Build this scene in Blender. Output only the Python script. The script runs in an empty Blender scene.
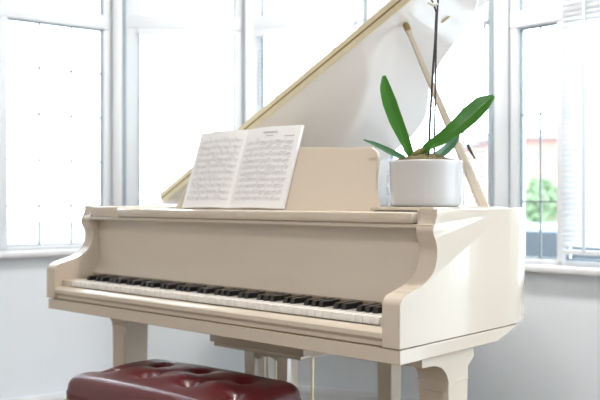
import bpy, bmesh, math, random
from math import sin, cos, pi, radians, exp, sqrt
from mathutils import Vector, Matrix
random.seed(7)
S = bpy.context.scene
COL = S.collection

# ------------------------------------------------------------------ helpers
def link(name, me, mat=None, parent=None, smooth=False, angle=None):
    mats = mat if isinstance(mat, (list, tuple)) else [mat]
    for m in mats:
        if m: me.materials.append(m)
    o = bpy.data.objects.new(name, me)
    COL.objects.link(o)
    if parent: o.parent = parent
    if smooth:
        for p in me.polygons: p.use_smooth = True
        if angle is not None:
            try: me.set_sharp_from_angle(angle=radians(angle))
            except Exception: pass
    return o

def obj(name, bm, mat=None, parent=None, smooth=False, angle=35, recalc=True):
    if recalc: bmesh.ops.recalc_face_normals(bm, faces=bm.faces[:])
    me = bpy.data.meshes.new(name)
    bm.to_mesh(me); bm.free()
    return link(name, me, mat, parent, smooth, angle)

def thing(name, label, cat, loc=(0, 0, 0), rz=0, group=None):
    o = bpy.data.objects.new(name, None); COL.objects.link(o)
    o.location = loc; o.rotation_euler = (0, 0, rz)
    o.empty_display_size = .1
    o['label'] = label; o['category'] = cat
    if group: o['group'] = group
    return o

def tag(o, label, cat, group=None):
    o['label'] = label; o['category'] = cat
    if group: o['group'] = group
    return o

def struct(o):
    o['kind'] = 'structure'; return o

def box(bm, x0, x1, y0, y1, z0, z1, M=None, bev=0):
    vs = [bm.verts.new((x, y, z)) for x in (x0, x1) for y in (y0, y1) for z in (z0, z1)]
    idx = [(0, 1, 3, 2), (4, 6, 7, 5), (0, 4, 5, 1), (2, 3, 7, 6), (0, 2, 6, 4), (1, 5, 7, 3)]
    fs = [bm.faces.new([vs[i] for i in f]) for f in idx]
    if bev:
        es = list({e for f in fs for e in f.edges})
        r = bmesh.ops.bevel(bm, geom=es, offset=bev, segments=2, profile=.5, affect='EDGES', clamp_overlap=True)
        vs = list({v for v in r['verts']} | {v for v in vs if v.is_valid})
    if M is not None:
        for v in vs:
            if v.is_valid: v.co = M @ v.co
    return vs

def prism_x(bm, prof, x0, x1):
    """closed (y,z) profile extruded along x"""
    n = len(prof)
    A = [bm.verts.new((x0, y, z)) for y, z in prof]
    B = [bm.verts.new((x1, y, z)) for y, z in prof]
    for i in range(n):
        j = (i + 1) % n
        bm.faces.new((A[i], A[j], B[j], B[i]))
    fa = bm.faces.new(A[::-1]); fb = bm.faces.new(B)
    return A, B, fa, fb

def prism_z(bm, outline, z0, z1, M=None):
    A = [bm.verts.new((x, y, z0)) for x, y in outline]
    B = [bm.verts.new((x, y, z1)) for x, y in outline]
    n = len(A)
    for i in range(n):
        j = (i + 1) % n
        bm.faces.new((A[i], A[j], B[j], B[i]))
    bm.faces.new(A[::-1]); bm.faces.new(B)
    if M is not None:
        for v in A + B: v.co = M @ v.co
    return A, B

def tube(bm, pts, rad, seg=8, caps=True):
    pts = [Vector(p) for p in pts]
    rads = rad if isinstance(rad, (list, tuple)) else [rad] * len(pts)
    rings = []; N = None
    for i, p in enumerate(pts):
        t = (pts[min(i + 1, len(pts) - 1)] - pts[max(i - 1, 0)]).normalized()
        if N is None:
            N = t.orthogonal().normalized()
        else:
            N = (N - t * N.dot(t)).normalized()
        B = t.cross(N)
        rings.append([bm.verts.new(p + (N * cos(2 * pi * k / seg) + B * sin(2 * pi * k / seg)) * rads[i]) for k in range(seg)])
    for a, b in zip(rings, rings[1:]):
        for k in range(seg):
            l = (k + 1) % seg
            bm.faces.new((a[k], a[l], b[l], b[k]))
    if caps:
        bm.faces.new(rings[0][::-1]); bm.faces.new(rings[-1])

def lathe(bm, prof, seg=40, c=(0, 0, 0)):
    rings = []
    for r, z in prof:
        if r < 1e-6:
            rings.append([bm.verts.new((c[0], c[1], c[2] + z))])
        else:
            rings.append([bm.verts.new((c[0] + r * cos(2 * pi * k / seg), c[1] + r * sin(2 * pi * k / seg), c[2] + z)) for k in range(seg)])
    for a, b in zip(rings, rings[1:]):
        for k in range(seg):
            l = (k + 1) % seg
            if len(a) == 1 and len(b) == 1: continue
            if len(a) == 1: bm.faces.new((a[0], b[l], b[k]))
            elif len(b) == 1: bm.faces.new((a[k], a[l], b[0]))
            else: bm.faces.new((a[k], a[l], b[l], b[k]))

def catmull(P, n=8):
    P = [Vector((*p, 0)) if len(p) == 2 else Vector(p) for p in P]
    out = []
    for i in range(len(P) - 1):
        p0 = P[max(i - 1, 0)]; p1 = P[i]; p2 = P[i + 1]; p3 = P[min(i + 2, len(P) - 1)]
        for k in range(n):
            t = k / n
            out.append(.5 * ((2 * p1) + (p2 - p0) * t + (2 * p0 - 5 * p1 + 4 * p2 - p3) * t * t + (3 * p1 - p0 - 3 * p2 + p3) * t ** 3))
    out.append(P[-1])
    return out

def bevel_mod(o, w=.002, seg=2, ang=40):
    m = o.modifiers.new('bevel', 'BEVEL'); m.width = w; m.segments = seg
    m.limit_method = 'ANGLE'; m.angle_limit = radians(ang); m.harden_normals = False
    return o

# ------------------------------------------------------------------ materials
def mat(name, col, rough=.5, metal=0, coat=0, spec=.5, noise=0, nscale=8, bump=0, bscale=60, trans=0, sss=0):
    m = bpy.data.materials.new(name); m.use_nodes = True
    nt = m.node_tree; b = nt.nodes['Principled BSDF']
    b.inputs['Base Color'].default_value = (*col, 1)
    b.inputs['Roughness'].default_value = rough
    b.inputs['Metallic'].default_value = metal
    b.inputs['Coat Weight'].default_value = coat
    b.inputs['Coat Roughness'].default_value = .04
    b.inputs['Specular IOR Level'].default_value = spec
    tc = nt.nodes.new('ShaderNodeTexCoord')
    if noise:
        n = nt.nodes.new('ShaderNodeTexNoise'); n.inputs['Scale'].default_value = nscale; n.inputs['Detail'].default_value = 4
        nt.links.new(tc.outputs['Object'], n.inputs['Vector'])
        r = nt.nodes.new('ShaderNodeMapRange')
        r.inputs['To Min'].default_value = 1 - noise; r.inputs['To Max'].default_value = 1 + noise
        nt.links.new(n.outputs['Fac'], r.inputs['Value'])
        mx = nt.nodes.new('ShaderNodeVectorMath'); mx.operation = 'SCALE'
        mx.inputs[0].default_value = col
        nt.links.new(r.outputs[0], mx.inputs['Scale'])
        nt.links.new(mx.outputs[0], b.inputs['Base Color'])
    if bump:
        n2 = nt.nodes.new('ShaderNodeTexNoise'); n2.inputs['Scale'].default_value = bscale; n2.inputs['Detail'].default_value = 5
        nt.links.new(tc.outputs['Object'], n2.inputs['Vector'])
        bp = nt.nodes.new('ShaderNodeBump'); bp.inputs['Strength'].default_value = bump; bp.inputs['Distance'].default_value = .002
        nt.links.new(n2.outputs['Fac'], bp.inputs['Height'])
        nt.links.new(bp.outputs[0], b.inputs['Normal'])
    if trans:   # thin translucent sheet
        out = nt.nodes['Material Output']
        t = nt.nodes.new('ShaderNodeBsdfTranslucent'); t.inputs['Color'].default_value = (*col, 1)
        mix = nt.nodes.new('ShaderNodeMixShader'); mix.inputs[0].default_value = trans
        nt.links.new(b.outputs[0], mix.inputs[1]); nt.links.new(t.outputs[0], mix.inputs[2])
        nt.links.new(mix.outputs[0], out.inputs['Surface'])
    return m

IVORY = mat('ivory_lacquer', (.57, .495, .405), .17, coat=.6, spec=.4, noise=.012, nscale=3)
LIDM = mat('ivory_lacquer_lid_lit', (.93, .89, .865), .14, coat=.8, noise=.01, nscale=3)  # same lacquer lightened to stand in for light caught by the lid
WKEY = mat('white_key_plastic', (.83, .80, .76), .2, coat=.3, noise=.01)
BKEY = mat('black_key_plastic', (.012, .011, .011), .28, coat=.3, noise=.05)
BRASS = mat('brass', (.82, .74, .54), .36, metal=1, noise=.08, nscale=40)
BRASSD = mat('dark_brass', (.33, .25, .11), .4, metal=1, noise=.08, nscale=40)
GOLDP = mat('gold_bronze_plate', (.62, .47, .22), .4, metal=.7, noise=.05)
SPRUCE = mat('spruce_soundboard', (.70, .52, .30), .4, noise=.1, nscale=20)
STEEL = mat('string_steel', (.6, .58, .55), .3, metal=1, noise=.03)
FELT = mat('tan_felt', (.22, .15, .095), .9, noise=.1, nscale=60)
RUBBER = mat('dark_rubber', (.03, .03, .035), .5, noise=.1)
PAPER = mat('paper', (.86, .855, .86), .7, noise=.015, nscale=20, trans=.12)
INK = mat('grey_ink', (.48, .48, .49), .7, noise=.05)
LEATH = mat('oxblood_leather', (.085, .006, .010), .33, coat=.3, noise=.12, nscale=14, bump=.25, bscale=220)
BUTT = mat('oxblood_button', (.075, .006, .009), .5, noise=.1, nscale=30)
WOODW = mat('white_painted_wood', (.82, .80, .77), .35, noise=.02)
CERAM = mat('white_ceramic', (.54, .535, .53), .22, coat=.2, noise=.01)
MOSS = mat('moss_and_bark', (.10, .085, .03), .9, noise=.6, nscale=60, bump=.8, bscale=90)
LEAF = mat('orchid_leaf', (.066, .26, .026), .3, coat=.15, noise=.2, nscale=18, trans=.3)
LEAFD = mat('orchid_leaf_dark', (.07, .19, .09), .35, coat=.15, noise=.2, nscale=18, trans=.25)  # darker green for the two low leaves
STEMM = mat('dark_stem', (.05, .035, .035), .5, noise=.2, nscale=30)
CLIPM = mat('pale_clip', (.75, .76, .68), .4, noise=.02)
WALLP = mat('pale_blue_grey_paint', (.85, .905, .97), .7, noise=.008, nscale=3, bump=.05, bscale=180)
WALLW = mat('warm_cream_paint', (.74, .70, .65), .8, noise=.015, nscale=3)
CEILM = mat('ceiling_white', (.82, .80, .77), .9, noise=.01)
FRAME = mat('white_window_frame', (.74, .765, .80), .4, noise=.01)
GASK_GAP = mat('grey_gasket_and_shadow_gap', (.30, .36, .40), .6, noise=.05)
LEADM = mat('grey_lead_came', (.25, .28, .31), .5, metal=.2, noise=.05)
SILLM = mat('sill_white', (.76, .78, .81), .4, noise=.01)
BLINDM = mat('white_blind_slat', (.93, .94, .95), .5, noise=.01, trans=.6)
TAPEM = mat('pale_blue_tape', (.62, .68, .73), .7, noise=.03)
FLOORM = mat('brown_wood_floor', (.21, .155, .115), .4, noise=.15, nscale=7)
BRICK = mat('house_brick', (.40, .25, .21), .9, noise=.15, nscale=4)
ROOFM = mat('house_roof', (.34, .34, .37), .8, noise=.1)
BUSHM = mat('bush_leaf', (.20, .29, .16), .7, noise=.4, nscale=6)
CARM = mat('car_paint', (.30, .36, .43), .3, coat=.5, noise=.02)
CARG = mat('car_glass', (.04, .05, .06), .1, noise=.02)
PAVE = mat('paving', (.34, .34, .34), .9, noise=.1, nscale=2)
LAMPM = bpy.data.materials.new('fill_light_diffuser'); LAMPM.use_nodes = True

def glass_mat():
    m = bpy.data.materials.new('window_glass'); m.use_nodes = True
    nt = m.node_tree; nt.nodes.remove(nt.nodes['Principled BSDF'])
    out = nt.nodes['Material Output']
    t = nt.nodes.new('ShaderNodeBsdfTransparent'); t.inputs[0].default_value = (.97, .985, .99, 1)
    g = nt.nodes.new('ShaderNodeBsdfGlossy'); g.inputs['Roughness'].default_value = .02
    fr = nt.nodes.new('ShaderNodeFresnel'); fr.inputs[0].default_value = 1.35
    mx = nt.nodes.new('ShaderNodeMixShader')
    nt.links.new(fr.outputs[0], mx.inputs[0]); nt.links.new(t.outputs[0], mx.inputs[1]); nt.links.new(g.outputs[0], mx.inputs[2])
    nt.links.new(mx.outputs[0], out.inputs['Surface'])
    return m
GLASS = glass_mat()

# ------------------------------------------------------------------ camera
CAM = Vector((1.0907, -1.5179, 1.0023)); YAW = -.7419; F = 833.33
FW = Vector((sin(YAW), cos(YAW), 0)); RT = Vector((cos(YAW), -sin(YAW), 0)); UP = Vector((0, 0, 1))
cd = bpy.data.cameras.new('camera'); cam = bpy.data.objects.new('camera', cd); COL.objects.link(cam)
cam.location = CAM; cam.rotation_euler = (pi / 2, 0, -YAW)
cd.sensor_width = 36; cd.lens = 50; cd.clip_start = .05; cd.clip_end = 200
cd.dof.use_dof = True; cd.dof.focus_distance = 2.08; cd.dof.aperture_fstop = 3.2
S.camera = cam
def ray(px, py): return FW + RT * ((px - 300) / F) + UP * ((200 - py) / F)
def at(px, py, d): return CAM + ray(px, py) * d
def on_y(px, py, y):
    r = ray(px, py); return CAM + r * ((y - CAM.y) / r.y)
def room(a, d, z=0):
    """a metres right of and d metres ahead of the middle of the room"""
    p = CAM + RT * a + FW * d; return Vector((p.x, p.y, z))

# ================================================================== ROOM
C0 = (-1.73, 3.36); C1 = (-.868, 3.985); C2 = (-.25, 4.06); C3 = (.33, 3.83); C4 = (.835, 3.48); C5 = (1.401, 2.914)
RZ = 2.55
SILL = .785
def frame_mx(P, Q):
    p = room(*P); q = room(*Q); u = (q - p).normalized(); n = Vector((u.y, -u.x, 0))    # n points into the room
    M = Matrix(((u.x, n.x, 0, p.x), (u.y, n.y, 0, p.y), (0, 0, 1, 0), (0, 0, 0, 1)))
    return M, (q - p).length

def make_window(num, P, Q, post0, post1, lights, tz, lead=(), SILL=.775):
    """lights: list of (u0,u1) sash openings between the jambs; tz: transom bottom height"""
    M, L = frame_mx(P, Q)
    top = 2.28
    bm = bmesh.new()
    # lower wall and wall over the window
    box(bm, -.03, L + .03, -.14, 0, 0, SILL - .025, M); 
    w = struct(obj('wall_bay_%d' % num, bm, WALLP))
    bm = bmesh.new(); box(bm, -.03, L + .03, -.14, 0, top, RZ, M)
    struct(obj('wall_bay_head_%d' % num, bm, WALLP))
    bm = bmesh.new(); box(bm, -.03, L + .03, -.12, .06, SILL - .025, SILL, M, .006)
    struct(obj('trim_sill_%d' % num, bm, SILLM, smooth=True))
    bm = bmesh.new()
    prof = [(0, 0), (.018, 0), (.018, .10), (.010, .12), (0, .12)]
    A = [bm.verts.new(M @ Vector((-.0, a, b))) for a, b in prof]; B = [bm.verts.new(M @ Vector((L, a, b))) for a, b in prof]
    for i in range(5): bm.faces.new((A[i], A[(i + 1) % 5], B[(i + 1) % 5], B[i]))
    bm.faces.new(A[::-1]); bm.faces.new(B)
    struct(obj('baseboard_%d' % num, bm, SILLM))
    # window frame
    W = thing_window(num)
    bm = bmesh.new()
    y0, y1 = -.09, -.02
    us = [post0] + [v for ab in lights for v in ab] + [L - post1]
    for i in range(0, len(us), 2):
        if us[i + 1] - us[i] > .004: box(bm, us[i], us[i + 1], y0, y1, SILL, top, M, .005)
    box(bm, post0, L - post1, y0, y1, SILL, SILL + .02, M, .004)
    box(bm, post0, L - post1, y0, y1, top - .05, top, M, .004)
    box(bm, post0, L - post1, y0 + .005, y1 + .006, tz, tz + .066, M, .005)
    obj('frame', bm, FRAME, W, True)
    for (a, b) in lights:
        for (z0, z1) in ((SILL + .02, tz), (tz + .066, top - .05)):
            bm = bmesh.new()
            g = .007
            yy0, yy1 = -.062, -.046
            box(bm, a, a + g, yy0, yy1, z0, z1, M); box(bm, b - g, b, yy0, yy1, z0, z1, M)
            box(bm, a + g, b - g, yy0, yy1, z0, z0 + g, M); box(bm, a + g, b - g, yy0, yy1, z1 - g, z1, M)
            obj('gasket', bm, GASK_GAP, W)
            bm = bmesh.new(); box(bm, a + .002, b - .002, -.0565, -.0525, z0 + .002, z1 - .002, M)
            pane = obj('glass_pane', bm, GLASS, W)
            if lead:
                bm = bmesh.new(); cu, rz, lw = lead
                for k in range(1, cu):
                    u = a + (b - a) * k / cu; box(bm, u - lw, u + lw, -.058, -.051, z0, z1, M)
                z = z1 - rz
                while z > z0 + .05:
                    box(bm, a, b, -.058, -.051, z - lw, z + lw, M); z -= rz
                obj('leading', bm, LEADM, pane)
    return M, L

def thing_window(num):
    o = bpy.data.objects.new('window_%d' % num, None); COL.objects.link(o); o.empty_display_size = .1
    o['kind'] = 'structure'
    return o

# facet 1 (left), two sashes with leaded lights
M1, L1 = make_window(1, C0, C1, .02, .012, [(.08, .515), (.55, 1.003)], 1.815, (3, .21, .0047))
M2, L2 = make_window(2, C1, C2, .012, .006, [(.092, .555)], 1.83, ())
M3, L3 = make_window(3, C2, C3, .006, .012, [(.048, .545)], 1.83, ())
M4, L4 = make_window(4, C3, C4, .012, .012, [(.075, .555)], 1.76, ())
M5, L5 = make_window(5, C4, C5, .012, .02, [(.068, .245), (.275, .76)], 1.715, (2, .36, .0035), SILL=.742)

# corner posts with a narrow grey strip standing in for the shadow gap beside each
for k, (c, w) in enumerate(((C1, .045), (C2, .034), (C3, .05), (C4, .06))):
    p = room(*c)
    bm = bmesh.new()
    ang = math.atan2(RT.y, RT.x)
    Mx = Matrix.Translation((p.x, p.y, 0)) @ Matrix.Rotation(ang, 4, 'Z')
    box(bm, -w / 2, w / 2, -.035, .10, SILL, 2.28, Mx, .012)
    struct(obj('trim_post_%d' % (k + 1), bm, FRAME, smooth=True))
    bm = bmesh.new()
    box(bm, w / 2 - .001 if k == 0 else -w / 2 - .009, w / 2 + .009 if k == 0 else -w / 2 + .001, -.022, .05, SILL, 2.28, Mx)
    struct(obj('trim_shadow_gap_%d' % (k + 1), bm, GASK_GAP))

# room shell
def wall(name, P, Q, z0, z1, m, th=.12):
    M, L = frame_mx(P, Q); bm = bmesh.new(); box(bm, 0, L, -th, 0, z0, z1, M)
    return struct(obj(name, bm, m))
RA, RD = 1.98, -2.6
LA = -2.3
wall('wall_left_return', (LA, 3.36), C0, 0, RZ, WALLP)
wall('wall_left', (LA, RD), (LA, 3.36), 0, RZ, WALLW)
wall('wall_back_right', (RA, RD), (1.9, RD), 0, RZ, WALLW); wall('wall_back_left', (-.2, RD), (LA, RD), 0, RZ, WALLW)
# right side of the room: full-height glazed doors added out of view to light the piano
wall('wall_right_rear', (RA, 1.0), (RA, RD), 0, RZ, WALLW)
def added_glazing(num, P, Q, n, b=.06):
    wall('wall_below_%d' % num, P, Q, 0, b, WALLP); wall('wall_above_%d' % num, P, Q, 2.3, RZ, WALLP)
    M, L = frame_mx(P, Q); W = thing_window(num); st = (L - .05) / n
    bm = bmesh.new()
    for k in range(n + 1): box(bm, k * st, k * st + .05, -.09, -.02, b, 2.3, M, .004)
    box(bm, 0, L, -.09, -.02, b, b + .04, M, .004); box(bm, 0, L, -.09, -.02, 2.25, 2.3, M, .004)
    obj('frame', bm, FRAME, W, True)
    for k in range(n):
        bm = bmesh.new(); box(bm, k * st + .05, (k + 1) * st, -.057, -.053, b + .04, 2.25, M); obj('glass_pane', bm, GLASS, W)
wall('wall_right_return', C5, (RA, 2.40), 0, RZ, WALLP)
added_glazing(6, (RA, 2.40), (RA, 1.0), 2)
added_glazing(7, (1.9, RD), (-.2, RD), 2, 1.6)  # unseen back window, added as fill light for the room
outline = [room(*c) for c in ((LA, RD), (RA, RD), (RA, 2.40), C5, C4, C3, C2, C1, C0, (LA, 3.36))]
def slab(name, z0, z1, m, grow=.1):
    cen = sum(outline, Vector()) / len(outline)
    pts = [(p + (p - cen).normalized() * grow) for p in outline]
    bm = bmesh.new(); prism_z(bm, [(p.x, p.y) for p in pts], z0, z1)
    return struct(obj(name, bm, m))
slab('floor', -.1, 0, FLOORM); slab('ceiling', RZ, RZ + .1, CEILM)

# window blinds -----------------------------------------------------
def venetian(label, M, u0, u1, ztop, zbot, y, tilt=62, pitch=.021, tapes=(.2, .8)):
    t = thing('venetian_blind', label, 'window blind', (0, 0, 0), 0, 'white venetian blinds in the bay')
    bm = bmesh.new(); box(bm, u0, u1, y - .015, y + .015, ztop - .03, ztop, M, .003); obj('headrail', bm, FRAME, t)
    bm = bmesh.new(); z = ztop - .045
    ca, sa = cos(radians(tilt)), sin(radians(tilt))
    while z > zbot + .03:
        pts = []
        for (s, h) in ((-.0125, 0), (-.004, .0018), (.004, .0018), (.0125, 0)):
            pts.append((y + s * ca + h * sa, z - s * sa + h * ca))
        A = [bm.verts.new(M @ Vector((u0, a, b))) for a, b in pts]; B = [bm.verts.new(M @ Vector((u1, a, b))) for a, b in pts]
        for i in range(3): bm.faces.new((A[i], B[i], B[i + 1], A[i + 1]))
        z -= pitch
    sl = obj('slats', bm, BLINDM, t, True)
    so = sl.modifiers.new('thick', 'SOLIDIFY'); so.thickness = .0006
    bm = bmesh.new(); box(bm, u0, u1, y - .012, y + .012, zbot, zbot + .018, M, .003); obj('bottom_rail', bm, FRAME, t)
    for f in tapes:
        bm = bmesh.new(); u = u0 + (u1 - u0) * f
        box(bm, u - .006, u + .006, y + .0135, y + .0145, zbot, ztop - .02, M); obj('ladder_tape', bm, TAPEM, t)
    return t
venetian('half open white venetian blind on the bay window behind the left end of the piano', M2, .094, .553, 1.825, .83, .0, tilt=15)
venetian('white venetian blind behind the raised piano lid, beside the left centre window post', M3, .052, .54, 1.825, .83, .0, tilt=15)
venetian('white venetian blind behind the lid prop and orchid pot', M4, .08, .55, 1.755, .83, .0, tilt=15)
venetian('white venetian blind with pale blue tape at the right edge of the photo', M5, .28, .755, 2.24, .79, .0, tilt=62, tapes=(.2, .8))
venetian('white venetian blind at the far left edge of the photo', M1, .085, .512, 2.24, .83, .0, tilt=62)

# ================================================================== OUTSIDE
bm = bmesh.new(); prism_z(bm, [(-60, -40), (60, -40), (60, 80), (-60, 80)], -.75, -.7)
struct(obj('ground', bm, PAVE))
def place(a_over_d, d): return room(a_over_d * d, d)
ang = math.atan2(RT.y, RT.x)
# brick house
p = place((545 - 300) / F, 26)
h = thing('house', 'brick house with grey eaves seen through the right window', 'house', (p.x, p.y, -.7), ang)
bm = bmesh.new(); box(bm, -1.4, 6, 0, 6, 0, 3.62); obj('wall', bm, BRICK, h)
bm = bmesh.new(); box(bm, -1.7, 6.3, -.35, 6.3, 3.62, 3.88, None, .02); obj('eaves', bm, ROOFM, h)
bm = bmesh.new()
v = [bm.verts.new(q) for q in ((-1.7, -.35, 3.88), (6.3, -.35, 3.88), (6.3, 6.3, 3.88), (-1.7, 6.3, 3.88), (.8, 2.9, 4.1), (3.8, 2.9, 4.1))]
for f in ((0, 1, 5, 4), (1, 2, 5), (2, 3, 4, 5), (3, 0, 4), (0, 3, 2, 1)): bm.faces.new([v[i] for i in f])
obj('roof', bm, ROOFM, h)
bm = bmesh.new(); box(bm, .7, 1.7, -.05, .05, 1.2, 2.5, None, .01); wn = obj('window', bm, FRAME, h)
bm = bmesh.new(); box(bm, .78, 1.62, -.06, -.04, 1.28, 2.42); obj('pane', bm, CARG, wn)
# bush
def bush(px, d, r, hgt, label):
    p = place((px - 300) / F, d)
    t = thing('bush', label, 'bush', (p.x, p.y, -.7))
    rnd = random.Random(px)
    bm = bmesh.new(); tube(bm, [(0, 0, 0), (.03, 0, hgt * .5)], [.05, .03], 7); obj('stem', bm, STEMM, t)
    bm = bmesh.new()
    for k in range(1500):
        a = rnd.uniform(0, 2 * pi); zz = rnd.uniform(.12, 1) ; q = rnd.uniform(.55, 1.0) * sqrt(max(.05, 1 - (zz * 1.7 - .8) ** 2))
        c = Vector((cos(a) * r * q, sin(a) * r * q, zz * hgt))
        d1 = Vector((rnd.gauss(0, 1), rnd.gauss(0, 1), rnd.gauss(0, .6))).normalized() * .07
        d2 = d1.orthogonal().normalized() * .035
        bm.faces.new([bm.verts.new(c - d1), bm.verts.new(c + d2), bm.verts.new(c + d1), bm.verts.new(c - d2)])
    obj('foliage', bm, BUSHM, t, recalc=False)
bush(541, 15, .42, 2.1, 'leafy green bush outside the right window')
bush(524, 12.6, .35, 1.75, 'low green bush outside beside the right window post')
# car
p = place((548 - 300) / F, 10)
cr = thing('car', 'blue grey parked car seen low through the right window', 'car', (p.x, p.y, -.7), ang)
def side_loft(bm, prof, y0, y1, inset=0):
    A = [bm.verts.new((x, y0, z)) for x, z in prof]; B = [bm.verts.new((x, y1, z)) for x, z in prof]
    for i in range(len(prof)): bm.faces.new((A[i], A[(i + 1) % len(prof)], B[(i + 1) % len(prof)], B[i]))
    bm.faces.new(A[::-1]); bm.faces.new(B)
bm = bmesh.new()
side_loft(bm, [(-2, .3), (2, .3), (2.05, .6), (1.9, .82), (1.1, .92), (.55, 1.38), (-.9, 1.42), (-1.6, 1.0), (-2, .9)], 0, 1.7)
bevel_mod(obj('body', bm, CARM, cr), .05, 3)
bm = bmesh.new(); side_loft(bm, [(.95, .95), (.5, 1.31), (-.85, 1.35), (-1.4, 1.0)], -.01, 1.71); obj('window_glass', bm, CARG, cr)
for x in (-1.25, 1.25):
    for y in (.02, 1.5):
        bm = bmesh.new()
        tube(bm, [(x, y - .03, .31), (x, y + .18, .31)], .31, 24); wh = obj('wheel', bm, RUBBER, cr)
        bm = bmesh.new(); tube(bm, [(x, y - .04, .31), (x, y - .02, .31)], .19, 20); obj('hubcap', bm, STEEL, wh)

# ================================================================== PIANO
Wd = 1.48; Zb = .669; Zt = .98; XL = -1.48
piano = thing('grand_piano', 'cream lacquered baby grand piano with raised lid in the bay', 'grand piano', (-.74, .7, 0))
PO = Vector((-.74, .7, 0))
def pobj(name, bm, m, parent=None, smooth=False, angle=35):
    par = parent or piano
    bmesh.ops.translate(bm, verts=bm.verts[:], vec=-PO)
    o = obj(name, bm, m, par, smooth, angle)
    return o

# S-shaped cheek ends
front = [(.151, .98), (.149, .955), (.136, .938), (.135, .925), (.146, .905), (.152, .884), (.150, .862), (.140, .838), (.120, .820),
         (.092, .805), (.055, .795), (.022, .786), (.006, .776), (.0, .764)]
fr = [(p.x, p.y) for p in catmull(front, 4)]
# first corner kept crisp
prof = [(.5, Zb), (.5, Zt)] + fr + [(0, Zb)]
def cheek(x0, x1):
    bm = bmesh.new()
    A, B, fa, fb = prism_x(bm, prof, x0, x1)
    es = [e for e in bm.edges if (e.verts[0].co.y < .49 or e.verts[1].co.y < .49) and abs(e.verts[0].co.x - e.verts[1].co.x) < 1e-6
          and not (abs(e.verts[0].co.z - Zb) < 1e-6 and abs(e.verts[1].co.z - Zb) < 1e-6)]
    bmesh.ops.bevel(bm, geom=es, offset=.0035, segments=3, profile=.5, affect='EDGES', clamp_overlap=True)
    return pobj('cheek', bm, IVORY, None, True, 40)
cheek(-.05, 0); cheek(XL, XL + .05)

# curved rim behind the cheeks
curve = [(0, .5), (-.012, .585), (-.05, .68), (-.13, .78), (-.25, .87), (-.40, .955), (-.53, 1.06), (-.63, 1.18), (-.74, 1.30), (-.88, 1.38),
         (-1.05, 1.41), (-1.25, 1.405), (-1.40, 1.37), (-1.47, 1.29), (-1.48, 1.15)]
oc = [Vector((0, .5, 0))] + [p for p in catmull(curve, 6)][1:] + [Vector((-1.48, .8, 0)), Vector((-1.48, .5, 0))]
def offset(pts, d):
    out = []
    for i, p in enumerate(pts):
        t = (pts[min(i + 1, len(pts) - 1)] - pts[max(i - 1, 0)]).normalized()
        if i == 0: t = Vector((0, 1, 0))
        if i == len(pts) - 1: t = Vector((0, -1, 0))
        n = Vector((-t.y, t.x, 0)); out.append(p + n * d)
    return out
ic = offset(oc, .05)
bm = bmesh.new()
def ring(pts, z): return [bm.verts.new((p.x, p.y, z)) for p in pts]
o0, o1, o2 = ring(oc, Zb), ring(oc, Zt - .004), ring(offset(oc, .004), Zt)
i2, i1, i0 = ring(offset(oc, .046), Zt), ring(ic, Zt - .004), ring(ic, Zb)
for a, b in ((o0, o1), (o1, o2), (o2, i2), (i2, i1), (i1, i0), (i0, o0)):
    for k in range(len(a) - 1): bm.faces.new((a[k], a[k + 1], b[k + 1], b[k]))
for e in (0, -1): bm.faces.new([r[e] for r in (o0, o1, o2, i2, i1, i0)])
pobj('rim', bm, IVORY, None, True, 50)

# keybed
bm = bmesh.new(); prism_x(bm, [(.004, .632), (.004, Zb - .0035), (.56, Zb - .0035), (.44, .632)], XL + .006, -.002)
bevel_mod(pobj('keybed', bm, IVORY, None, True), .002, 2)
bm = bmesh.new(); box(bm, XL + .012, -.009, .012, .50, Zb - .006, Zb + .004); pobj('keybed_packing', bm, FELT)
# key slip
bm = bmesh.new()
prism_x(bm, [(.028, Zb), (.029, .708), (.025, .7105), (.018, .7095), (.006, .7035), (.002, .699), (.001, .688), (.010, .680), (.010, Zb)], XL + .05, -.05)
bevel_mod(pobj('key_slip', bm, IVORY, None, True, 30), .0012, 2)
KX0, KX1 = -1.375, -.080
# key blocks at both ends
for x0, x1 in ((XL + .05, KX0 - .002), (KX1 + .002, -.05)):
    bm = bmesh.new(); box(bm, x0, x1, .03, .2, .671, .732, None, .004); kb = pobj('key_block', bm, IVORY, None, True)
    if x1 > -.2:
        bm = bmesh.new(); tube(bm, [(-.066, .0285, .718), (-.066, .031, .718)], .0035, 12); pobj('screw', bm, BRASSD, kb, True)
# fallboard: near upright board, foot sweeping forward over the keys
bm = bmesh.new()
prism_x(bm, [(.155, .742), (.152, .748), (.160, .760), (.170, .78), (.175, .82), (.178, .938), (.20, .938), (.20, .742)], XL + .05, -.05)
pobj('fallboard', bm, IVORY, None, True, 50)
bm = bmesh.new(); box(bm, KX0, KX1, .150, .156, .738, .7425); pobj('felt_strip', bm, FELT)
# top slab over the fallboard between the cheeks
bm = bmesh.new(); box(bm, XL + .002, -.004, .137, .185, .934, .945, None, .003); pobj('fallboard_rail', bm, IVORY, None, True)
bm = bmesh.new(); box(bm, XL + .222, -.055, .128, .215, .945, .973, None, .009); pobj('front_rail', bm, IVORY, None, True)
for x0, x1 in ((XL + .05, XL + .205), (-.0545, -.05)):
    bm = bmesh.new(); box(bm, x0, x1, .146, .215, .945, .979, None, .002); pobj('rail_end', bm, IVORY, None, True)
# music shelf behind the rail
bm = bmesh.new(); box(bm, XL + .051, -.051, .215, .47, .955, .968, None, .002); pobj('music_shelf', bm, IVORY, None, True)
bm = bmesh.new(); box(bm, -.24, -.052, .222, .468, .968, .974); sp = pobj('shadow_gap_spacer', bm, RUBBER)  # dark block drawing the shadow gap under the side shelf
bm = bmesh.new(); box(bm, -.25, -.052, .216, .475, .9755, .9845, None, .002); pobj('side_shelf', bm, IVORY, None, True)

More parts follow.
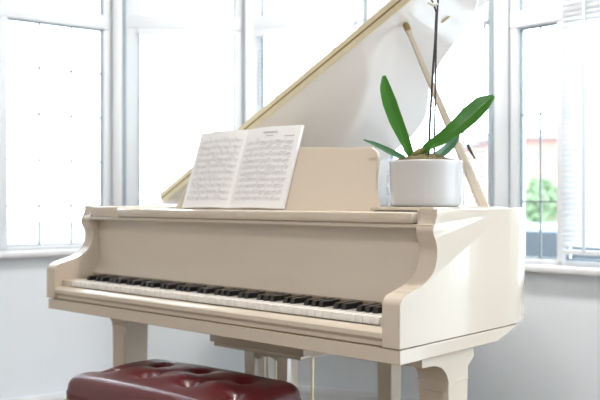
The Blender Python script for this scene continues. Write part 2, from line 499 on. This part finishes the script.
# keys
pitch = (KX1 - KX0) / 52
bmw = bmesh.new(); box(bmw, -pitch / 2 + .0006, pitch / 2 - .0006, .031, .178, .712, .730, None, .0015)
bmesh.ops.recalc_face_normals(bmw, faces=bmw.faces[:])
mew = bpy.data.meshes.new('white_key'); bmw.to_mesh(mew); bmw.free(); mew.materials.append(WKEY)
for p in mew.polygons: p.use_smooth = True
mew.set_sharp_from_angle(angle=radians(35))
bmb = bmesh.new()
sec = [(-.0078, .729), (-.0069, .7425), (-.0053, .7442), (.0053, .7442), (.0069, .7425), (.0078, .729)]
A = [bmb.verts.new((x, .079 + (0 if z < .735 else .006), z)) for x, z in sec]; B = [bmb.verts.new((x, .178, z)) for x, z in sec]
for i in range(6): bmb.faces.new((A[i], A[(i + 1) % 6], B[(i + 1) % 6], B[i]))
bmb.faces.new(A[::-1]); bmb.faces.new(B)
bmesh.ops.recalc_face_normals(bmb, faces=bmb.faces[:])
meb = bpy.data.meshes.new('black_key'); bmb.to_mesh(meb); bmb.free(); meb.materials.append(BKEY)
for i in range(52):
    o = bpy.data.objects.new('white_key', mew); COL.objects.link(o); o.parent = piano
    o.location = Vector((KX0 + pitch * (i + .5), 0, 0)) - PO
names = 'ABCDEFG'
for i in range(51):
    if names[i % 7] in 'ACDFG':
        o = bpy.data.objects.new('black_key', meb); COL.objects.link(o); o.parent = piano
        o.location = Vector((KX0 + pitch * (i + 1), 0, 0)) - PO

# inside: soundboard, plate, strings
bm = bmesh.new(); prism_z(bm, [(p.x, p.y) for p in offset(oc, .052)], .74, .752); pobj('soundboard', bm, SPRUCE)
bm = bmesh.new()
ins = offset(oc, .056)
inn = offset(oc, .11)
for z0, z1, a, b in ((.80, .815, ins, inn),):
    r0 = [bm.verts.new((p.x, p.y, z0)) for p in a]; r1 = [bm.verts.new((p.x, p.y, z1)) for p in a]
    r2 = [bm.verts.new((p.x, p.y, z1)) for p in b]; r3 = [bm.verts.new((p.x, p.y, z0)) for p in b]
    for q, w in ((r0, r1), (r1, r2), (r2, r3), (r3, r0)):
        for k in range(len(q) - 1): bm.faces.new((q[k], q[k + 1], w[k + 1], w[k]))
box(bm, -1.42, -.06, .5, .58, .80, .815, None, .003)
for x, L in ((-1.1, 1.28), (-.8, 1.15), (-.5, .92), (-.25, .74)):
    box(bm, x - .012, x + .012, .56, L, .80, .83, None, .003)
pobj('plate', bm, GOLDP, None, True)
bm = bmesh.new()
for i in range(88):
    f = i / 87; x = -1.40 + 1.30 * f
    ymax = 1.33
    for a, b in zip(oc, oc[1:]):
        if min(a.x, b.x) <= x <= max(a.x, b.x) and abs(a.x - b.x) > 1e-6 and a.y < 1.42:
            ymax = a.y + (b.y - a.y) * (x - a.x) / (b.x - a.x); break
    tube(bm, [(x, .54, .822), (x, max(.62, ymax - .075), .822)], .0009, 4, False)
so = pobj('strings', bm, STEEL); so['kind'] = 'stuff'
# tuning pins
bm = bmesh.new()
for i in range(88):
    x = -1.40 + 1.30 * i / 87; y = .515 + .012 * (i % 3)
    tube(bm, [(x, y, .812), (x, y, .845)], .0028, 6)
tp = pobj('tuning_pins', bm, STEEL); tp['kind'] = 'stuff'

# ------- lid
TH = radians(27.3)
hx, hz = XL, .986
def lidM(extra=0):
    return Matrix.Translation((hx, 0, hz)) @ Matrix.Rotation(-TH, 4, 'Y')
LM = lidM()
def rel(p): return (p.x - hx, p.y)
lo = [(p.x - hx, p.y) for p in offset(oc, -.012)]
lo[0] = (lo[0][0], .5); lo[-1] = (-.0, .5)
lo = [(max(x, -.008), y) for x, y in lo]
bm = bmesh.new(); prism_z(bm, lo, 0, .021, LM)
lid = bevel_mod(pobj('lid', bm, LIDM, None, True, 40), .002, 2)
# front flap folded back over the lid
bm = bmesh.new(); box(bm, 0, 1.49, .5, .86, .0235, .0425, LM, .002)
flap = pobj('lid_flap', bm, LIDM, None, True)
def lobj(name, bm, m, par=None, smooth=True):
    bmesh.ops.transform(bm, matrix=LM, verts=bm.verts[:])
    return pobj(name, bm, m, par or lid, smooth)
bm = bmesh.new(); box(bm, .004, 1.486, .4965, .5005, .0005, .0195); lobj('hinge_leaf', bm, BRASS)
bm = bmesh.new(); box(bm, .004, 1.486, .4965, .5005, .0245, .042); lobj('hinge_leaf', bm, BRASS)
bm = bmesh.new(); tube(bm, [(.004, .4965, .0222), (1.486, .4965, .0222)], .0030, 8); lobj('hinge_pin', bm, BRASSD)
# brass prop cups on the lid underside
def lid_hit(px, py):
    n = LM.to_3x3() @ Vector((0, 0, 1)); p0 = LM @ Vector((0, 0, 0)); r = ray(px, py)
    t = n.dot(p0 - CAM) / n.dot(r); return CAM + r * t
PT = lid_hit(405, 23)
for (px, py) in ((445.5, 19),):
    q = LM.inverted() @ lid_hit(px, py)
    bm = bmesh.new(); box(bm, q.x - .016, q.x + .016, q.y - .005, q.y + .005, -.006, .0005, None, .002); lobj('prop_socket', bm, BRASS)
# prop stick
pb = on_y(490, 207, .475); pb = Vector((pb.x, pb.y, .945))
pt = PT + (pb - PT).normalized() * .004
ax = (pt - pb).normalized(); side = ax.cross(FW).normalized(); dep = ax.cross(side).normalized()
bm = bmesh.new()
rg = []
for f, w, t in ((0, .0135, .008), (.06, .0135, .008), (.5, .010, .0075), (.93, .0068, .007), (.96, .009, .008)):
    c = pb.lerp(pt, f)
    rg.append([bm.verts.new(c + side * a * w + dep * b * t) for a, b in ((-1, -.6), (-.6, -1), (.6, -1), (1, -.6), (1, .6), (.6, 1), (-.6, 1), (-1, .6))])
for a, b in zip(rg, rg[1:]):
    for k in range(8): bm.faces.new((a[k], a[(k + 1) % 8], b[(k + 1) % 8], b[k]))
bm.faces.new(rg[0][::-1]); bm.faces.new(rg[-1])
prop = pobj('prop_stick', bm, IVORY, None, True, 30)
bm = bmesh.new(); c = pb.lerp(pt, .955)
tube(bm, [c, pb.lerp(pt, .985), pt], [.0095, .011, .0085], 12); pobj('prop_tip', bm, BRASSD, prop, True)
# dark short rest lever beside the prop
a = pb.lerp(pt, .09)
bm = bmesh.new()
tube(bm, [at(467.5, 144.5, 2.36), at(470.5, 151, 2.36), at(475.5, 159.5, 2.355)], [.0045, .0042, .002], 8)
bmesh.ops.translate(bm, verts=bm.verts[:], vec=Vector((0, 0, 0)))
lever_pts = (at(474.5, 158.5, 2.355), pb.lerp(pt, .29))
lev = pobj('prop_lever', bm, RUBBER, prop, True)
bm = bmesh.new(); tube(bm, lever_pts, [.0015, .0015], 6); pobj('lever_rod', bm, IVORY, lev, True)

# ------- music desk (leans back)
TILT = radians(19)
def deskM(y, z): return Matrix.Translation((0, y, z)) @ Matrix.Rotation(-TILT, 4, 'X')
DM = deskM(.235, .969)
# outline in local x (world x) and height v
half = [(0, 0), (.014, .0), (.014, .012), (.0, .035), (-.014, .07), (-.022, .105), (-.026, .14), (-.030, .165), (-.040, .181), (-.058, .190)]
xr, xl = -.25, -1.068
rightside = [(xr + dx, v) for dx, v in half[1:]]
leftside = [(xl - dx, v) for dx, v in half[1:]][::-1]
top_mid = [(xr - .13 - (xr - xl - .26) * k / 12, .190 + .012 * sin(pi * k / 12)) for k in range(13)]
ol = [(p[0], p[1]) for p in rightside + top_mid + leftside]
bm = bmesh.new()
A = [bm.verts.new(DM @ Vector((x, 0, v))) for x, v in ol]; B = [bm.verts.new(DM @ Vector((x, .014, v))) for x, v in ol]
for i in range(len(ol)): bm.faces.new((A[i], A[(i + 1) % len(ol)], B[(i + 1) % len(ol)], B[i]))
bm.faces.new(A[::-1]); bm.faces.new(B)
desk = bevel_mod(pobj('music_desk', bm, IVORY, None, True, 30), .0025, 2)
bm = bmesh.new()
tube(bm, [DM @ Vector((-.66, .016, .13)), Vector((-.66, .40, .974))], .005, 8); pobj('desk_strut', bm, BRASS, desk, True)
bm = bmesh.new(); box(bm, -.72, -.60, .39, .41, .967, .979, None, .002); pobj('strut_rest', bm, IVORY, desk, True)

# ------- legs
def leg(name, x0, x1, yv, label=None):
    bm = bmesh.new()
    # side profile (y,z): projecting block on top, ogee sweep back to a straight shank
    p = [(yv - .115, .632), (yv - .115, .605), (yv - .108, .603), (yv - .085, .6025), (yv - .058, .600), (yv - .028, .590), (yv - .008, .571), (yv, .552)]
    f2 = [(q.x, q.y) for q in catmull(p[1:], 4)]
    prof = [p[0]] + f2 + [(yv, .545), (yv + .004, .09), (yv + .086, .09), (yv + .09, .55), (yv + .092, .58), (yv + .12, .60), (yv + .12, .632)]
    A, B, _, _ = prism_x(bm, prof, x0, x1)
    cx = (x0 + x1) / 2
    for v in A + B:
        if v.co.z < .3: v.co.x = cx + (v.co.x - cx) * .86
    o = bevel_mod(pobj('leg', bm, IVORY, None, True, 35), .003, 2)
    # thin collar line under the bracket
    bm = bmesh.new(); box(bm, x0 - .0015, x1 + .0015, yv - .0015, yv + .0915, .5485, .5525); pobj('collar', bm, IVORY, o)
    # recessed front panel as a raised moulding
    bm = bmesh.new(); box(bm, x0 + .018, x1 - .018, yv - .002, yv + .01, .16, .525, None, .0015); pobj('panel', bm, IVORY, o)
    bm = bmesh.new(); box(bm, cx - .02, cx + .02, yv + .02, yv + .07, .055, .09, None, .004); cs = pobj('caster_socket', bm, BRASS, o)
    bm = bmesh.new(); tube(bm, [(cx - .012, yv + .045, .03), (cx + .012, yv + .045, .03)], .03, 24); pobj('caster', bm, BRASSD, o, True, 40)
leg('leg', -.118, -.028, .245)
leg('leg', -1.445, -1.355, .245)
tlc = on_y(389.5, 380, 1.08)
def tail_leg(cx, cy):
    bm = bmesh.new()
    ws = ((.632 + .037, .055), (.60, .055), (.585, .040), (.55, .036), (.09, .030))
    rr = [[bm.verts.new((cx + a * w, cy + b * w, z)) for a, b in ((-1, -1), (1, -1), (1, 1), (-1, 1))] for z, w in ws]
    for a, b in zip(rr, rr[1:]):
        for k in range(4): bm.faces.new((a[k], a[(k + 1) % 4], b[(k + 1) % 4], b[k]))
    bm.faces.new(rr[0][::-1]); bm.faces.new(rr[-1])
    o = bevel_mod(pobj('leg', bm, IVORY, None, True, 30), .003, 2)
    bm = bmesh.new(); box(bm, cx - .02, cx + .02, cy - .02, cy + .02, .055, .09, None, .004); pobj('caster_socket', bm, BRASS, o)
    bm = bmesh.new(); tube(bm, [(cx - .012, cy, .03), (cx + .012, cy, .03)], .03, 24); pobj('caster', bm, BRASSD, o, True, 40)
tail_leg(tlc.x, tlc.y)
# underside beams
bm = bmesh.new()
box(bm, -1.40, -.10, .48, .54, .675, .735); box(bm, -1.0, -.94, .54, 1.30, .675, .735); box(bm, -.86, -.80, .54, 1.18, .675, .735)
pobj('brace', bm, SPRUCE)

# ------- pedal lyre
bm = bmesh.new()
box(bm, -.945, -.535, .27, .40, .545, .632, None, .004)
ly = pobj('pedal_lyre', bm, IVORY, None, True)
bm = bmesh.new(); box(bm, -.93, -.55, .275, .405, .533, .5445, None, .003); pobj('lyre_head_plate', bm, IVORY, ly, True)
for x0, x1 in ((-.815, -.770), (-.672, -.628)):
    bm = bmesh.new(); box(bm, x0, x1, .30, .35, .13, .533, None, .004); pobj('lyre_post', bm, IVORY, ly, True)
bm = bmesh.new()
aa = [(-.769 + .097 * k / 10, .533 - .028 + .014 * sin(pi * k / 10)) for k in range(11)]
ol2 = aa + [(-.672, .533), (-.769, .533)]
A = [bm.verts.new((x, .312, z)) for x, z in ol2]; B = [bm.verts.new((x, .338, z)) for x, z in ol2]
for i in range(len(ol2)): bm.faces.new((A[i], A[(i + 1) % len(ol2)], B[(i + 1) % len(ol2)], B[i]))
bm.faces.new(A[::-1]); bm.faces.new(B)
pobj('lyre_arch', bm, IVORY, ly)
bm = bmesh.new(); box(bm, -.86, -.58, .26, .40, .06, .13, None, .006); bx = pobj('pedal_box', bm, IVORY, ly, True)
for x in (-.755, -.72, -.685):
    bm = bmesh.new(); tube(bm, [(x, .345, .12), (x, .345, .56)], .0045, 8); pobj('pedal_rod', bm, BRASS, ly, True)
    bm = bmesh.new(); box(bm, x - .011, x + .011, .13, .27, .085, .097, None, .004); pobj('pedal', bm, BRASS, ly, True)
for x in (-.60, -.86):
    bm = bmesh.new(); tube(bm, [(x, .375, .10), (x, .385, .54)], .0045, 8); pobj('lyre_brace', bm, BRASS, ly, True)

# ================================================================== SHEET MUSIC
DS = DM @ Matrix.Translation((0, -.002, .006))
spx = on_y(231, 208, .24).x
book = thing('sheet_music', 'open booklet of sheet music leaning on the piano music desk', 'sheet music', DS @ Vector((spx, 0, 0)))
BI = Matrix.Translation(book.location)
PWl, PWr, PH = .222, .232, .262
def curl(t): return .004 + .013 * sin(min(1, t * 1.25) * pi * .8) * (1 - .45 * t)     # distance of the sheet off the desk
def page(sgn, W, rnd, title):
    bm = bmesh.new()
    def P(t, v, off=0): return DS @ Vector((spx + sgn * W * t * .985, -curl(t) - off - .0005, v))
    n = 16
    grid = [[bm.verts.new(P(i / n, PH * j / 6)) for j in range(7)] for i in range(n + 1)]
    for i in range(n):
        for j in range(6): bm.faces.new((grid[i][j], grid[i + 1][j], grid[i + 1][j + 1], grid[i][j + 1]))
    def ink(t0, t1, v0, v1):
        k = max(1, int((t1 - t0) * 14))
        for q in range(k):
            a = t0 + (t1 - t0) * q / k; b = t0 + (t1 - t0) * (q + 1) / k
            f = bm.faces.new([bm.verts.new(P(x, y, .0006)) for x, y in ((a, v0), (b, v0), (b, v1), (a, v1))]); f.material_index = 1
    m0, m1 = .07, .93
    ns = 10; top = PH - (.042 if title else .026)
    sp = (top - .018) / ns
    if title:
        ink(.36, .62, PH - .022, PH - .016); ink(.42, .56, PH - .032, PH - .029); ink(.75, .93, PH - .034, PH - .031)
    for s in range(ns):
        yb = top - sp * (s + .72)
        for l in range(5): ink(m0, m1, yb + l * .0021, yb + l * .0021 + .00055)
        ink(m0 - .004, m0, yb, yb + .009); ink(m1, m1 + .004, yb, yb + .009)
        for br in range(1, 4): ink(m0 + (m1 - m0) * br / 4, m0 + (m1 - m0) * br / 4 + .003, yb, yb + .009)
        t = m0 + .05
        while t < m1 - .02:
            h = rnd.uniform(-.003, .011)
            if rnd.random() < .85:
                ink(t, t + .013, yb + h, yb + h + .0022)
                ink(t + .010, t + .0135, yb + h + .001, yb + h + .0085)
                if rnd.random() < .5: ink(t + .010, t + .05, yb + h + .0075, yb + h + .0092)
            t += rnd.uniform(.028, .055)
    bmesh.ops.transform(bm, matrix=BI.inverted(), verts=bm.verts[:])
    return obj('page', bm, [PAPER, INK], book, True, 60, recalc=False)
page(-1, PWl, random.Random(3), False); page(1, PWr, random.Random(5), True)
# leaves under the top pages and the cover
for sgn, W in ((-1, PWl), (1, PWr)):
    bm = bmesh.new(); n = 16
    Af = []; Bf = []
    for i in range(n + 1):
        t = i / n
        for v in (0, PH): 
            Af.append(bm.verts.new(DS @ Vector((spx + sgn * W * t, -curl(t), v)))); Bf.append(bm.verts.new(DS @ Vector((spx + sgn * (W + .003) * t, -.0012, v))))
    for i in range(n):
        a, b, c, d = 2 * i, 2 * i + 2, 2 * i + 3, 2 * i + 1
        bm.faces.new((Af[a], Af[b], Af[c], Af[d])); bm.faces.new((Bf[d], Bf[c], Bf[b], Bf[a]))
        bm.faces.new((Af[a], Bf[a], Bf[b], Af[b])); bm.faces.new((Af[d], Af[c], Bf[c], Bf[d]))
    bm.faces.new((Af[-2], Bf[-2], Bf[-1], Af[-1])); bm.faces.new((Af[0], Af[1], Bf[1], Bf[0]))
    bmesh.ops.transform(bm, matrix=BI.inverted(), verts=bm.verts[:])
    obj('page_block', bm, PAPER, book)

# ================================================================== ORCHID
pc = on_y(425.7, 206, .335); pz = .9848
orchid = thing('potted_orchid', 'flowerless orchid with long green leaves in a round white pot on the piano', 'potted plant', (pc.x, pc.y, pz))
OO = Vector((pc.x, pc.y, pz))
D0 = (pc - CAM).dot(FW)
R = 35.6 * D0 / F
def oobj(name, bm, m, par=None, smooth=True, angle=50):
    return obj(name, bm, m, par or orchid, smooth, angle)
HP = .121
bm = bmesh.new()
lathe(bm, [(0, 0), (R - .010, 0), (R - .004, .002), (R - .0015, .008), (R, .03), (R + .001, HP - .012), (R + .002, HP - .004), (R + .001, HP - .001), (R - .001, HP), (R - .004, HP - .001), (R - .006, HP - .008), (R - .008, .02), (0, .018)], 56)
oobj('pot', bm, CERAM)
bm = bmesh.new(); rnd = random.Random(11)
prof = [(R - .0075, HP - .014), (R * .8, HP + .001), (R * .5, HP + .010), (R * .25, HP + .015), (0, HP + .016)]
lathe(bm, prof, 40)
bmesh.ops.subdivide_edges(bm, edges=bm.edges[:], cuts=1)
for v in bm.verts: v.co += Vector((rnd.uniform(-1, 1), rnd.uniform(-1, 1), rnd.uniform(-1, 1.4))) * .0036
oobj('moss', bm, MOSS, angle=180)
# small bark chips along the rim
def leafmesh(pts, name, m, fold=.25, facing=0.0):
    """pts: (px, py, depth offset, width px) along the midrib"""
    P = [Vector((*at(px, py, D0 + dd),)) for px, py, dd, w in pts]
    Wp = [w * D0 / F / 2 for *_, w in pts]
    C = catmull(P, 5); Wc = []
    for i in range(len(Wp) - 1):
        for k in range(5): Wc.append(Wp[i] + (Wp[i + 1] - Wp[i]) * (k / 5))
    Wc.append(Wp[-1])
    bm = bmesh.new(); rows = []
    for i, c in enumerate(C):
        t = (C[min(i + 1, len(C) - 1)] - C[max(i - 1, 0)]).normalized()
        nrm = (-FW + UP * facing).normalized()
        s = t.cross(nrm).normalized(); nn = s.cross(t).normalized()
        row = []
        for u in (-1, -.6, -.15, 0, .15, .6, 1):
            row.append(c + s * Wc[i] * u + nn * (abs(u) ** 1.3) * fold * Wc[i])
        th = .0011
        up_ = [bm.verts.new(p - OO) for p in row]; dn = [bm.verts.new(p - nn * th - OO) for p in row]
        rows.append((up_, dn))
    for (a, a2), (b, b2) in zip(rows, rows[1:]):
        for k in range(6):
            bm.faces.new((a[k], a[k + 1], b[k + 1], b[k])); bm.faces.new((a2[k + 1], a2[k], b2[k], b2[k + 1]))
        bm.faces.new((a[0], b[0], b2[0], a2[0])); bm.faces.new((a[6], a2[6], b2[6], b[6]))
    for q in (0, -1):
        a, a2 = rows[q]; bm.faces.new([*a, *a2[::-1]])
    return oobj(name, bm, m, angle=70)
leafmesh([(412, 158, 0, 5), (409, 151, 0, 8), (403.5, 138, .0, 11), (396, 121, .005, 14), (389.5, 103, .01, 14.5), (385.5, 89, .015, 11.5), (384.3, 80, .017, 6.5), (384, 75.5, .018, 2.5)], 'leaf', LEAF, .35)
leafmesh([(423, 159, -.01, 5), (424, 152, -.015, 7), (429, 146, -.025, 9), (440, 140.5, -.035, 13), (455, 129.5, -.045, 16), (470, 116, -.05, 19), (482, 105, -.055, 17), (489, 99.5, -.057, 10), (494, 96, -.058, 3)], 'leaf', LEAF, .30, .5)
leafmesh([(404, 159, 0, 6), (397, 155.5, .0, 8), (386, 150, .0, 7.5), (375, 144.5, 0, 5.5), (368, 141.5, 0, 3), (363.5, 139.5, 0, 1)], 'leaf', LEAFD, .3, .9)
leafmesh([(426, 160, .02, 6), (436, 156.5, .03, 9), (445, 150.5, .045, 9.5), (453, 142.5, .055, 8), (459, 134.5, .06, 3)], 'leaf', LEAFD, .35, .2)
bm = bmesh.new()
tube(bm, [at(414, 160, D0) - OO, at(416, 156, D0 - .01) - OO, at(421, 151, D0 - .012) - OO, at(425, 149, D0 - .015) - OO], [.014, .014, .010, .005], 10)
oobj('crown', bm, mat('orchid_crown', (.15, .14, .04), .6, noise=.3, nscale=40))
bm = bmesh.new(); tube(bm, [at(428.5, 160, D0) - OO, at(430, 120, D0) - OO, at(433, 70, D0) - OO, at(435.2, 40, D0) - OO, at(436.3, 12, D0) - OO, at(433.5, 4, D0) - OO, at(425, -14, D0) - OO, at(410, -30, D0 + .02) - OO], [.0033, .0032, .0031, .003, .0027, .0024, .0018, .0012], 8)
oobj('flower_stem', bm, STEMM)
bm = bmesh.new(); tube(bm, [at(434, 160, D0 - .006) - OO, at(435.2, 100, D0 - .005) - OO, at(436.2, 40, D0 - .004) - OO, at(437.5, 8, D0 - .004) - OO, at(440, -30, D0 - .004) - OO], .0025, 8)
oobj('support_stake', bm, STEMM)
bm = bmesh.new(); tube(bm, [at(428, 2.5, D0 - .008) - OO, at(434, 5, D0 - .009) - OO, at(438, 4, D0 - .008) - OO], [.003, .0045, .003], 8)
oobj('clip', bm, CLIPM)

# ================================================================== BENCH
BX, BY, BA = -.715, -.035, radians(4)
bench = thing('piano_bench', 'white piano bench with buttoned dark red leather cushion', 'piano bench', (BX, BY, 0), BA)
HX, HY, ZT2, ZB2 = .305, .18, .505, .425
btn = []
for i in range(4):
    btn.append((-.235 + .18 * i - .01, -.055))
for i in range(3):
    btn.append((-.145 + .18 * i - .01, .055))
btn = [(-.25, -.05), (-.083, -.05), (.083, -.05), (.25, -.05), (-.167, .075), (0, .075), (.167, .075)]
segs = []
for (ax_, ay) in btn[:4]:
    for (bx_, by) in btn[4:]:
        if abs(ax_ - bx_) < .1: segs.append((ax_, ay, bx_, by))
def dseg(x, y, s):
    x0, y0, x1, y1 = s; dx, dy = x1 - x0, y1 - y0
    t = max(0, min(1, ((x - x0) * dx + (y - y0) * dy) / (dx * dx + dy * dy)))
    return sqrt((x - x0 - t * dx) ** 2 + (y - y0 - t * dy) ** 2)
def top_z(x, y):
    z = ZT2 + .018 * cos(pi * x / (2.3 * HX)) * cos(pi * y / (2.3 * HY))
    for bx_, by in btn:
        r2 = ((x - bx_) ** 2 + (y - by) ** 2)
        z -= .017 * exp(-r2 / (.024 ** 2)) + .008 * exp(-r2 / (.05 ** 2))
    m = min(dseg(x, y, s) for s in segs)
    z -= .0022 * exp(-(m / .016) ** 2)
    return z
bm = bmesh.new()
NX, NY = 96, 56
RC = .038
grid = []
for i in range(NX + 1):
    row = []
    for j in range(NY + 1):
        u = -1 + 2 * i / NX; v = -1 + 2 * j / NY
        u = math.copysign(1 - (1 - abs(u)) ** 1.25, u); v = math.copysign(1 - (1 - abs(v)) ** 1.25, v)
        x, y = u * HX, v * HY
        ex = HX - abs(x); ey = HY - abs(y)
        # round plan corners
        rc = .05
        if ex < rc and ey < rc:
            qx, qy = rc - ex, rc - ey; q = sqrt(qx * qx + qy * qy); m_ = max(qx, qy)
            if q > 1e-9:
                k = m_ / q; x = math.copysign(HX - rc + qx * k, x); y = math.copysign(HY - rc + qy * k, y)
                ex = ey = rc - m_
        e = min(ex, ey)
        z = top_z(x, y)
        if e < RC: z -= RC - sqrt(max(0, RC * RC - (RC - e) ** 2))
        row.append(bm.verts.new((x, y, z)))
    grid.append(row)
for i in range(NX):
    for j in range(NY): bm.faces.new((grid[i][j], grid[i + 1][j], grid[i + 1][j + 1], grid[i][j + 1]))
loop = [grid[i][0] for i in range(NX + 1)] + [grid[NX][j] for j in range(1, NY + 1)] + [grid[i][NY] for i in range(NX - 1, -1, -1)] + [grid[0][j] for j in range(NY - 1, 0, -1)]
prev = loop
for zz, infl in ((.462, .003), (.456, .0035), (.449, .002), (.442, -.003)):
    cur = []
    for v in loop:
        r_ = Vector((v.co.x, v.co.y, 0)); nx = max(-1, min(1, (abs(v.co.x) - HX + .05) / .05)); ny = max(-1, min(1, (abs(v.co.y) - HY + .05) / .05))
        cur.append(bm.verts.new((v.co.x + math.copysign(max(0, nx) * infl, v.co.x), v.co.y + math.copysign(max(0, ny) * infl, v.co.y), zz)))
    for k in range(len(loop)): bm.faces.new((prev[k], cur[k], cur[(k + 1) % len(loop)], prev[(k + 1) % len(loop)]))
    prev = cur
bm.faces.new(prev[::-1])
cush = obj('cushion', bm, LEATH, bench, True, 75)
for bx_, by in btn:
    bm = bmesh.new(); z = top_z(bx_, by)
    lathe(bm, [(0, -.004), (.009, -.003), (.0095, .001), (.006, .004), (0, .005)], 16, (bx_, by, z)); obj('button', bm, BUTT, cush, True)
bm = bmesh.new()
box(bm, -HX + .006, HX - .006, -HY + .006, HY - .006,   .36, .442, None, .006)
obj('frame', bm, WOODW, bench, True)
for sx in (-1, 1):
    for sy in (-1, 1):
        bm = bmesh.new()
        cx, cy = sx * (HX - .04), sy * (HY - .04)
        rr = [[bm.verts.new((cx + a * w, cy + b * w, z)) for a, b in ((-1, -1), (1, -1), (1, 1), (-1, 1))] for z, w in ((.36, .027), (.30, .027), (.28, .022), (0, .016))]
        for a, b in zip(rr, rr[1:]):
            for k in range(4): bm.faces.new((a[k], a[(k + 1) % 4], b[(k + 1) % 4], b[k]))
        bm.faces.new(rr[0][::-1]); bm.faces.new(rr[-1])
        bevel_mod(obj('leg', bm, WOODW, bench, True, 30), .003, 2)

# ================================================================== LIGHT
w = bpy.data.worlds.new('overcast_sky'); S.world = w; w.use_nodes = True
nt = w.node_tree; bg = nt.nodes['Background']
bg.inputs[0].default_value = (.83, .925, 1, 1); bg.inputs[1].default_value = 4.5

nt = LAMPM.node_tree; nt.nodes.remove(nt.nodes['Principled BSDF'])
em = nt.nodes.new('ShaderNodeEmission'); em.inputs[0].default_value = (1, .955, .90, 1); em.inputs[1].default_value = 75
nt.links.new(em.outputs[0], nt.nodes['Material Output'].inputs['Surface'])
for (a, d, q, lab) in ((-.3, .3, .57, 'small round fill light added out of view over the middle of the room'), (.2, 2.58, .62, 'larger round fill light added out of view in the bay above the piano')):
    lp = room(a, d)  # unseen fill lights, added to brighten the walls and piano
    cl = thing('fill_light', lab, 'added fill light', (lp.x, lp.y, RZ), 0, 'unseen added fill lights')
    bm = bmesh.new(); lathe(bm, [(0, 0), (.26 * q, 0), (.26 * q, -.03), (.23 * q, -.035)], 40); obj('base', bm, WOODW, cl, True)
    bm = bmesh.new(); lathe(bm, [(.235 * q, -.03), (.22 * q, -.06), (.15 * q, -.085), (0, -.095)], 40); obj('diffuser', bm, LAMPM, cl, True)

S.view_settings.view_transform = 'Standard'; S.view_settings.look = 'None'
S.view_settings.gamma = 1; S.view_settings.exposure = 0.97
S.view_settings.use_curve_mapping = False
S.cycles.use_denoising = True
S.cycles.max_bounces = 12; S.cycles.diffuse_bounces = 6; S.cycles.transparent_max_bounces = 24
S.cycles.sample_clamp_indirect = 8
